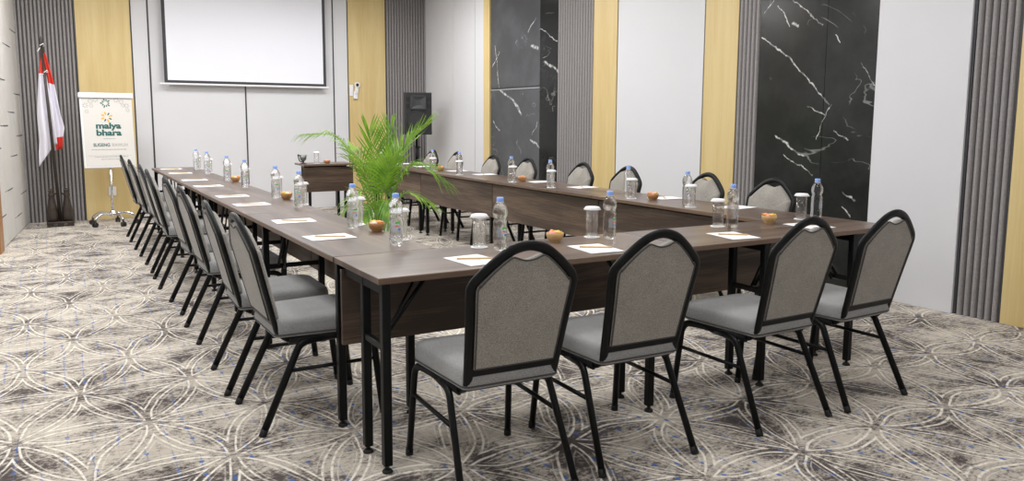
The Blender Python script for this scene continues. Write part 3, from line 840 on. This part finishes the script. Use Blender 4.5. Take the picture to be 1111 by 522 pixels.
# ------------------------------------------------------------------ projection screen
t = thing('projection_screen', 'large white pull-down projection screen with black border on the front wall', 'screen'); t.rotation_euler = (0, 0, A)
SY = YW - 0.12; SX0, SX1, SB = 0.515, 2.745, 1.815
b = MB(); b.box(SX0 + 0.04, SX1 - 0.04, SY - 0.003, SY + 0.001, SB + 0.035, 3.18); b.build('screen_surface', M['screen'], t)
b = MB(); b.box(SX0, SX0 + 0.042, SY - 0.004, SY + 0.002, SB, 3.2); b.box(SX1 - 0.042, SX1, SY - 0.004, SY + 0.002, SB, 3.2); b.box(SX0, SX1, SY - 0.0038, SY + 0.0018, SB, SB + 0.038); b.build('border', M['screen_black'], t)
b = MB(); b.box(SX0 - 0.055, SX1 + 0.04, SY - 0.014, SY + 0.012, SB - 0.024, SB + 0.002, 0.006, 2); b.build('weight_bar', M['white_plastic'], t)
b = MB(); b.box(SX0 - 0.12, SX1 + 0.12, SY - 0.06, SY + 0.07, 3.2, 3.345, 0.012, 2); b.build('roller_case', M['white_plastic'], t)

# ------------------------------------------------------------------ wall devices
def rp(x, y, z): return Matrix.Rotation(A, 4, 'Z') @ Vector((x, y, z))
t = thing('remote_control', 'white handheld remote with round black button hung on the oak panel', 'remote', rp(3.235, YW - 0.016, 1.665), A)
b = MB(); b.box(-0.028, 0.028, -0.030, 0.0, 0.0, 0.10, 0.008, 2, Matrix.Rotation(-0.05, 4, 'Y')); b.box(-0.040, 0.028, -0.034, 0.0, -0.02, 0.03, 0.008, 2); b.build('holder', M['white_plastic'], t)
b = MB(); b.box(-0.026, 0.026, -0.040, -0.006, 0.06, 0.20, 0.012, 3, Matrix.Rotation(0.10, 4, 'Y')); b.tube([(0.02, -0.006, 0.195), (0.02, -0.040, 0.195)], 0.042, 20); b.build('handset', M['white_plastic'], t)
b = MB(); b.tube([(0.02, -0.0395, 0.195), (0.02, -0.045, 0.195)], 0.024, 18); b.build('round_button', M['black_plastic'], t)
t = thing('wall_switch', 'white switch plate at the left edge of the oak panel', 'switch', rp(3.168, YW - 0.0145, 1.775), A)
b = MB(); b.box(-0.030, 0.030, -0.016, 0.0, -0.085, 0.085, 0.006, 2); b.build('plate', M['white_plastic'], t)
b = MB(); b.box(-0.018, 0.018, -0.021, -0.0155, -0.03, 0.03, 0.002, 1); b.build('rocker', M['white_plastic'], t)
t = thing('power_outlet', 'white power socket low on the oak panel behind the flip chart', 'socket', rp(-0.180, YW - 0.0145, 0.37), A)
b = MB(); b.box(-0.045, 0.045, -0.012, 0.0, -0.06, 0.06, 0.005, 2); b.build('plate', M['white_plastic'], t)
b = MB(); b.tube([(0, -0.0115, 0), (0, -0.014, 0)], 0.026, 18); b.build('socket_face', M['paper'], t)

# ------------------------------------------------------------------ flip chart
FC = thing('flip_chart', 'white flip chart on chrome five-star wheeled stand with an event poster', 'flip chart', (-0.375, 8.32, 0), 0.12)
TILT = Matrix.Translation((0, -0.02, 0)) @ Matrix.Rotation(-0.09, 4, 'X')
TL = Matrix.Translation((0, 0.0, 0.72)) @ Matrix.Rotation(-0.10, 4, 'X')   # local z up the board from its lower edge
def board(mb, name, mats, parent=FC):
    o = mb.build(name, mats, parent)
    o.matrix_local = TL if parent is FC else Matrix.Identity(4)
    return o
BW, BH = 0.295, 0.93
b = MB(); b.box(-BW, BW, -0.012, 0.012, 0, BH, 0.010, 2); bd = board(b, 'board', M['white_plastic'])
b = MB(); b.box(-BW - 0.012, BW + 0.012, -0.036, 0.014, BH - 0.062, BH + 0.002, 0.006, 2); board(b, 'clamp_bar', M['white_plastic'])
b = MB(); b.box(-BW + 0.022, BW - 0.006, -0.0145, -0.0125, 0.025, BH - 0.05); ps = board(b, 'poster', M['poster'])
def text(body, size, cx, z, mat, name, parent, width=None, bold=0.0):
    cu = bpy.data.curves.new('lettering', 'FONT'); cu.body = body; cu.size = size; cu.align_x = 'CENTER'; cu.extrude = 0.0008; cu.offset = bold
    cu.resolution_u = 4
    tmp = bpy.data.objects.new('tmp_lettering', cu); C.objects.link(tmp)
    bpy.context.view_layer.update()
    me = bpy.data.meshes.new_from_object(tmp.evaluated_get(bpy.context.evaluated_depsgraph_get()))
    bpy.data.objects.remove(tmp, do_unlink=True); bpy.data.curves.remove(cu)
    xs = [v.co.x for v in me.vertices]; ww = max(xs) - min(xs); s = (width / ww) if width else 1.0
    mid = (max(xs) + min(xs)) / 2
    for v in me.vertices: v.co = Vector(((v.co.x - mid) * s + cx, -0.0155 - v.co.z, v.co.y + z))
    me.materials.clear(); me.materials.append(mat)
    o = bpy.data.objects.new(name, me); C.objects.link(o); o.parent = parent
    return o
text('malya', 0.100, 0.008, 0.492, M['ink_green'], 'lettering', ps, 0.285, 0.0042)
text('bhara', 0.100, 0.008, 0.405, M['ink_green'], 'lettering', ps, 0.285, 0.0042)
text('SUGENG', 0.056, -0.085, 0.268, M['ink_green'], 'lettering', ps, 0.185, 0.0012)
text('RAWUH', 0.056, 0.122, 0.268, M['ink_grey'], 'lettering', ps, 0.175, 0.0)
def petal(mb, cx, cz, a, r0, r1, w_, y=-0.0155):
    d = Vector((math.cos(a), math.sin(a))); n = Vector((-d.y, d.x))
    mid = r0 + (r1 - r0) * 0.6
    poly = [Vector((cx, cz)) + d * r0, Vector((cx, cz)) + d * (r0 + (r1 - r0) * 0.35) + n * w_ * 0.75, Vector((cx, cz)) + d * mid + n * w_, Vector((cx, cz)) + d * (mid + (r1 - mid) * 0.7) + n * w_ * 0.7, Vector((cx, cz)) + d * r1,
            Vector((cx, cz)) + d * (mid + (r1 - mid) * 0.7) - n * w_ * 0.7, Vector((cx, cz)) + d * mid - n * w_, Vector((cx, cz)) + d * (r0 + (r1 - r0) * 0.35) - n * w_ * 0.75]
    mb.prism([(p.x, p.y) for p in poly], 0.0012, 'xz', y)
b = MB()
for k in range(8):
    big = k % 2 == 0 or k in (3,)
    b.mi = 0 if k in (0, 2, 3, 4, 6) else 1
    petal(b, -0.005, 0.632, k * PI / 4 + 0.30, 0.020, 0.070 if b.mi == 0 else 0.062, 0.012 if b.mi == 0 else 0.009)
o = b.build('emblem', [M['ink_yellow'], M['ink_green']], ps)
b = MB()
for k in range(10): petal(b, -0.01, 0.805, 2 * PI * k / 10, 0.020, 0.062 if k % 2 else 0.048, 0.0085)
o = b.build('petal_motif', M['ink_green'], ps)
for k in range(9):
    cx = -0.235 + 0.058 * k; cz = 0.845 - 0.02 * (k % 2) - (0.07 if k in (0, 8) else 0)
    if abs(cx + 0.01) < 0.075: continue
    b = MB()
    for j in range(7): petal(b, cx, cz, 0.9 * j + k, 0.010, 0.034, 0.005, -0.0152)
    b.build('petal_motif', M['ink_grey'], ps)
for cx, cz in ((-0.225, 0.70), (-0.17, 0.77), (0.19, 0.78), (0.24, 0.72)):
    b = MB()
    for j in range(7): petal(b, cx, cz, 0.9 * j, 0.008, 0.026, 0.004, -0.0152)
    b.build('petal_motif', M['ink_grey'], ps)
b = MB(); random.seed(5)
for z, x0, x1 in ((0.225, -0.20, 0.19), (0.135, -0.17, 0.21), (0.105, -0.10, 0.14), (0.155, -0.24, 0.25), (0.36, -0.06, 0.07)):
    x = x0
    while x < x1:
        l = random.uniform(0.012, 0.035); b.box(x, min(x + l, x1), -0.0160, -0.0146, z, z + (0.009 if z not in (0.155,) else 0.002)); x += l + (0.008 if z != 0.155 else 0)
b.build('fine_print', M['ink_grey'], ps)
b = MB(); b.tube([(0, 0.035, 0.14), (0, 0.02, 0.76)], 0.014, 14); b.build('pole', M['chrome'], FC)
b = MB(); b.lathe([(0.014, 0.19), (0.022, 0.18), (0.040, 0.15), (0.042, 0.115), (0.02, 0.105)], 20, (0, 0.037, 0)); b.build('hub', M['chrome'], FC)
for k in range(5):
    a = 2 * PI * k / 5 - PI / 2 + 0.25
    c_, s_ = math.cos(a), math.sin(a)
    P = lambda r, z: (r * c_, 0.037 + r * s_, z)
    g = MB(); g.tube(catmull([P(0.03, 0.135), P(0.12, 0.15), P(0.20, 0.135), P(0.265, 0.085)], 5), 0.017, 10, ry=0.012); lg = g.build('leg', M['chrome'], FC)
    g = MB(); wx = Vector(P(0.272, 0.03)); ax = Vector((-s_, c_, 0))
    for q in (-0.016, 0.016): g.tube([wx + ax * (q - 0.009), wx + ax * (q + 0.009)], 0.0295, 16)
    g.tube([P(0.266, 0.03), P(0.266, 0.085)], 0.012, 8); g.build('caster', M['black_plastic'], lg)

# ------------------------------------------------------------------ flag and its stand
FS = thing('flag_stand', 'dark carved wooden flag stand with tall pole in front of the slatted corner', 'stand', (-0.955, 8.53, 0), 0.0)
b = MB(); b.box(-0.15, 0.15, -0.075, 0.075, 0.035, 0.062, 0.006, 2)
for x in (-0.11, 0.0, 0.11): b.box(x - 0.035, x + 0.035, -0.07, 0.07, 0.0, 0.036, 0.004, 1)
b.build('base', M['dark_wood'], FS)
for s in (-1, 1):
    g = MB(); pr = [(0.052, 0.062), (0.058, 0.10), (0.060, 0.17), (0.052, 0.20), (0.054, 0.215), (0.045, 0.26), (0.034, 0.34), (0.029, 0.37), (0.036, 0.385), (0.034, 0.40), (0.025, 0.42), (0.032, 0.44), (0.026, 0.46), (0.008, 0.472)]
    g.lathe(pr, 20, (s * 0.082, 0, 0), mod=lambda a, z: 1 + 0.06 * math.cos(8 * a)); o = g.build('turned_post', M['dark_wood'], FS)
    g = MB(); g.tube([(s * 0.075, 0, 0.405), (s * 0.02, 0, 0.405)], 0.010, 8); g.build('bracket', M['dark_wood'], o)
g = MB(); g.tube([(0, 0, 0.06), (-0.042, -0.02, 1.2), (-0.083, -0.04, 2.22)], [0.019, 0.017, 0.014], 12); g.build('pole', M['dark_wood'], FS)
g = MB(); g.lathe([(0.012, 2.215), (0.02, 2.225), (0.016, 2.24), (0.018, 2.26), (0.010, 2.29), (0.002, 2.315)], 12, (-0.083, -0.04, 0)); g.build('finial', M['dark_wood'], FS)
g = MB(); g.tube([(-0.10, -0.065, 2.20), (-0.060, -0.065, 2.225), (-0.055, -0.03, 2.20), (-0.095, -0.02, 2.18), (-0.125, -0.06, 2.13)], 0.006, 8); g.build('tie_cord', M['paper'], FS)
g = MB(); g.tube([(-0.075, -0.055, 1.88), (-0.04, -0.055, 1.91), (-0.03, -0.03, 1.89), (-0.07, -0.015, 1.88), (-0.085, -0.05, 1.86)], 0.006, 8)
g.build('tie_cord', M['paper'], FS)
def cloth(lobes):
    b = MB()
    for lobe in lobes:
        rows = lobe['rows']; n = 16; V = []
        for (z, xl, xr, y0, zd) in rows:
            row = []
            for k in range(n + 1):
                t_ = k / n
                x = xl + (xr - xl) * t_
                y = y0 + lobe['amp'] * math.sin(t_ * PI * lobe['folds'] + z * 1.3) * min(1.0, (2.25 - z) * 1.5)
                row.append(b.b.verts.new(Vector((x, y, z + zd * t_))))
            V.append(row)
        for i in range(len(rows) - 1):
            zm = (rows[i][0] + rows[i + 1][0]) / 2
            for k in range(n):
                f = b.b.faces.new((V[i][k], V[i][k + 1], V[i + 1][k + 1], V[i + 1][k])); f.smooth = True
                zz = sum(v.co.z for v in f.verts) / 4
                f.material_index = 1 if (zz > lobe['split'] or (lobe.get('low') and zz < lobe['low'] and k >= 5)) else 0
    return b
def rows(keys, n=22):
    out = []
    for i in range(n + 1):
        t_ = i / n; z = keys[0][0] + (keys[-1][0] - keys[0][0]) * t_
        for a_, c_ in zip(keys, keys[1:]):
            if c_[0] - 1e-9 <= z <= a_[0] + 1e-9:
                u = (a_[0] - z) / (a_[0] - c_[0] + 1e-9)
                out.append(tuple(p + (q - p) * u for p, q in zip(a_, c_))); break
    return out
L1 = dict(rows=rows([(2.10, -1.045, -1.02, 8.560, 0), (1.86, -1.085, -1.01, 8.545, 0.0), (1.45, -1.125, -0.96, 8.535, 0.0), (1.34, -1.13, -0.955, 8.530, 0.02), (1.06, -1.125, -0.94, 8.545, 0.03), (0.92, -1.14, -0.935, 8.555, 0.10), (0.74, -1.145, -0.95, 8.560, 0.30)], 30), amp=0.022, folds=3.0, split=1.86)
L2 = dict(rows=rows([(2.12, -1.03, -1.0, 8.575, 0), (1.78, -0.99, -0.93, 8.585, -0.02), (1.40, -1.0, -0.88, 8.595, -0.03), (1.22, -1.02, -0.845, 8.595, 0.0), (1.08, -1.0, -0.87, 8.605, 0.02), (0.93, -0.98, -0.885, 8.605, 0.03)], 30), amp=0.028, folds=3.0, split=1.76, low=1.10)
fo = cloth([L1, L2]).build('flag', [M['flag_white'], M['red']], recalc=False)
sm = fo.modifiers.new('thickness', 'SOLIDIFY'); sm.thickness = 0.003
tag(fo, 'red and white flag hanging in folds from the pole in the left corner', 'flag')

# ------------------------------------------------------------------ loudspeaker on stand
SPX, SPY = 3.745, 8.28
t = thing('speaker_stand', 'black tripod stand under the loudspeaker in the far right corner', 'stand', (SPX, SPY, 0), 0)
b = MB(); b.tube([(0, 0, 0.10), (0, 0, 1.115)], 0.018, 14); b.build('pole', M['black_metal'], t)
b = MB(); b.tube([(0, 0, 0.62), (0, 0, 0.95)], 0.026, 14); cl = b.build('sleeve', M['black_metal'], t)
b = MB(); b.tube([(0.02, 0, 0.92), (0.06, 0, 0.92)], 0.011, 10); b.build('knob', M['black_plastic'], cl)
for k in range(3):
    a = 2 * PI * k / 3 + 0.5; c_, s_ = math.cos(a), math.sin(a)
    g = MB(); g.tube([(0.02 * c_, 0.02 * s_, 0.66), (0.40 * c_, 0.40 * s_, 0.02)], 0.012, 8); lg = g.build('leg', M['black_metal'], t)
    g = MB(); g.tube([(0.392 * c_, 0.392 * s_, 0.035), (0.412 * c_, 0.412 * s_, 0.0)], 0.016, 8); g.build('rubber_foot', M['rubber'], lg)
    g = MB(); g.tube([(0.018 * c_, 0.018 * s_, 0.22), (0.25 * c_, 0.25 * s_, 0.275)], 0.008, 8); g.build('brace', M['black_metal'], t)
t = thing('loudspeaker', 'black loudspeaker on tripod stand in the far right corner', 'speaker', (SPX, SPY, 1.115), -0.22)
b = MB()
pl = [(-0.20, -0.15), (0.20, -0.15), (0.21, -0.12), (0.16, 0.12), (0.09, 0.18), (-0.09, 0.18), (-0.16, 0.12), (-0.21, -0.12)]
b.prism(pl, 0.62, 'xy', 0.0, 0.010); b.build('cabinet', M['black_plastic'], t)
b = MB()
zc, xc = 0.455, 0.0
g0 = [(-0.10, 0.39), (0.10, 0.39), (0.10, 0.56), (-0.10, 0.56)]; g1 = [(-0.035, 0.43), (0.035, 0.43), (0.035, 0.51), (-0.035, 0.51)]
va = [b.b.verts.new(Vector((x, -0.170, z))) for x, z in g0]; vb = [b.b.verts.new(Vector((x, -0.152, z))) for x, z in g1]
for k in range(4): b.b.faces.new((va[k], va[(k + 1) % 4], vb[(k + 1) % 4], vb[k]))
b.b.faces.new(vb)
b.box(-0.115, -0.10, -0.172, -0.148, 0.38, 0.575); b.box(0.10, 0.115, -0.172, -0.148, 0.38, 0.575); b.box(-0.115, 0.115, -0.172, -0.148, 0.56, 0.578); b.box(-0.115, 0.115, -0.172, -0.148, 0.372, 0.39)
b.build('horn', simple('horn_grey_plastic', (0.045, 0.047, 0.05), 0.4, var=0.1), t)
b = MB(); b.tube([(0, -0.148, 0.19), (0, -0.162, 0.19)], 0.165, 32); wf = b.build('woofer_grille', simple('speaker_mesh', (0.022, 0.022, 0.023), 0.6, bump=0.6, bscale=300, var=0.2, vscale=200), t)
b = MB(); b.tube([(-0.165 * math.cos(2 * PI * k / 32), -0.160, 0.19 + 0.165 * math.sin(2 * PI * k / 32)) for k in range(32)], 0.008, 8, closed=True); b.build('grille_ring', M['black_plastic'], wf)
for s in (-1, 1):
    for z in (0.42, 0.52):
        b = MB(); b.box(s * 0.155 - 0.022, s * 0.155 + 0.022, -0.156, -0.150, z - 0.03, z + 0.03, 0.004, 1); b.build('port', M['rubber'], t)
b = MB(); b.box(-0.035, 0.035, -0.1665, -0.162, 0.075, 0.092, 0.001, 1); b.build('badge', M['chrome'], t)

# ------------------------------------------------------------------ palm
PX0, PY0 = 1.50, 3.95
t = thing('potted_palm', 'green feathery palm in a pot inside the U of tables', 'plant', (PX0, PY0, 0), 0)
b = MB(); b.lathe([(0.0001, 0), (0.11, 0), (0.12, 0.01), (0.155, 0.26), (0.165, 0.27), (0.165, 0.30), (0.150, 0.30), (0.148, 0.255), (0.0001, 0.25)], 28); b.build('pot', M['pot'], t)
b = MB(); b.lathe([(0.0001, 0.25), (0.146, 0.255), (0.12, 0.268), (0.0001, 0.275)], 20); b.build('soil', M['soil'], t)
rr = random.Random(21)
CR = right.copy(); CR.z = 0; CR.normalize()        # rightwards in the room's plan, as seen from the door end
CF = Vector((-CR.y, CR.x, 0))
def frond(pts, nl, ll, droop=0.35, width=0.0085, start=0.22):
    nl = int(nl * 0.95)
    path = catmull(pts, 8); N = len(path)
    b = MB(); b.mi = 1
    b.tube(path, [0.007 * (1 - 0.85 * i / N) + 0.0012 for i in range(N)], 6)
    b.mi = 0
    # arc-length parametrisation
    L = [0]
    for i in range(1, N): L.append(L[-1] + (path[i] - path[i - 1]).length)
    for k in range(nl):
        s = (start + (1 - start) * (k + 0.5) / nl) * L[-1]
        i = max(j for j in range(N) if L[j] <= s); i = min(i, N - 2)
        u = (s - L[i]) / max(1e-6, L[i + 1] - L[i]); p = path[i].lerp(path[i + 1], u)
        T = (path[i + 1] - path[i]).normalized()
        up = Vector((0, 0, 1)); S = T.cross(up)
        if S.length < 0.15: S = T.cross(Vector((CF.x, CF.y, 0.2)))
        S.normalize(); Nn = S.cross(T).normalized()
        f = (s / L[-1] - start) / (1 - start)
        ln = ll * (0.55 + 0.75 * math.sin(PI * (0.12 + 0.80 * f))) * rr.uniform(0.88, 1.1)
        ang = 0.95 - 0.60 * f
        for sg in (-1, 1):
            d = (T * math.cos(ang) + S * sg * math.sin(ang) + Nn * rr.uniform(0.1, 0.35)).normalized()
            wv = (T.cross(d) if False else d.cross(Nn)).normalized()
            q = [p]
            for m_ in range(1, 5):
                t_ = m_ / 4
                q.append(p + d * ln * t_ + Vector((0, 0, -1)) * ln * droop * t_ * t_ * rr.uniform(0.8, 1.2))
            ws = [width * 0.35, width * 0.9, width, width * 0.7, 0.0006]
            vl = [b.b.verts.new(q[m_] + wv * ws[m_]) for m_ in range(5)]; vr = [b.b.verts.new(q[m_] - wv * ws[m_]) for m_ in range(5)]
            vm = [b.b.verts.new(q[m_] - Nn * ws[m_] * 0.35) for m_ in range(5)]
            for m_ in range(4):
                for aa, bb in ((vl, vm), (vm, vr)):
                    fc = b.b.faces.new((aa[m_], bb[m_], bb[m_ + 1], aa[m_ + 1])); fc.material_index = 0; fc.smooth = True
    o = b.build('frond', [M['leaf'], M['stem']], t, recalc=False)
    return o
def fr(tip_r, tip_z, mid_r, mid_z, dep=0.0, nl=26, ll=0.20, droop=0.35, base=None, start=0.25):
    """frond from the crown: r = rightwards, dep = away from the door end"""
    bx = rr.uniform(-0.04, 0.04)
    b0 = CR * bx + Vector((0, 0, 0.27)); b1 = CR * (mid_r * 0.35 + bx * 0.6) + CF * (dep * 0.2) + Vector((0, 0, 0.27 + (mid_z - 0.27) * 0.5))
    mid = CR * mid_r + CF * (dep * 0.55) + Vector((0, 0, mid_z)); tip = CR * tip_r + CF * dep + Vector((0, 0, tip_z))
    frond([b0, b1, mid, tip], nl, ll, droop, start=start)
fr(-0.62, 1.21, -0.33, 1.16, -0.05, 28, 0.21, 0.55, start=0.42)
fr(0.46, 1.30, 0.20, 1.05, -0.10, 26, 0.25, 0.05, start=0.36)
fr(-0.10, 1.24, -0.04, 0.90, 0.12, 20, 0.26, 0.10, start=0.48)
fr(0.10, 1.26, 0.05, 0.90, 0.10, 20, 0.26, 0.12, start=0.48)
fr(0.26, 1.16, 0.11, 0.90, 0.28, 20, 0.24, 0.15, start=0.45)
fr(-0.30, 1.08, -0.15, 0.92, 0.22, 20, 0.24, 0.3, start=0.45)
fr(-0.20, 1.00, -0.10, 0.84, -0.20, 18, 0.24, 0.4, start=0.48)
fr(0.16, 1.02, 0.08, 0.84, -0.22, 18, 0.24, 0.35, start=0.48)
fr(0.60, 0.80, 0.32, 0.95, -0.05, 26, 0.19, 0.65, start=0.36)
fr(0.46, 0.93, 0.24, 0.90, 0.20, 22, 0.18, 0.5, start=0.4)
fr(0.50, 0.60, 0.26, 0.70, -0.20, 16, 0.15, 0.5, start=0.4)
fr(-0.18, 0.62, -0.11, 0.72, -0.30, 16, 0.18, 0.6, start=0.45)
fr(0.16, 0.52, 0.09, 0.64, -0.32, 16, 0.17, 0.6, start=0.45)
fr(-0.10, 0.48, -0.07, 0.60, -0.30, 14, 0.16, 0.6, start=0.45)
for k in range(5):
    a = 2 * PI * k / 5; g = MB(); g.tube([(0.05 * math.cos(a), 0.05 * math.sin(a), 0.25), (0.035 * math.cos(a), 0.035 * math.sin(a), 0.50), (0.03 * math.cos(a + 0.3), 0.03 * math.sin(a + 0.3), 0.72)], [0.013, 0.010, 0.005], 8); g.build('stem', M['stem'], t)
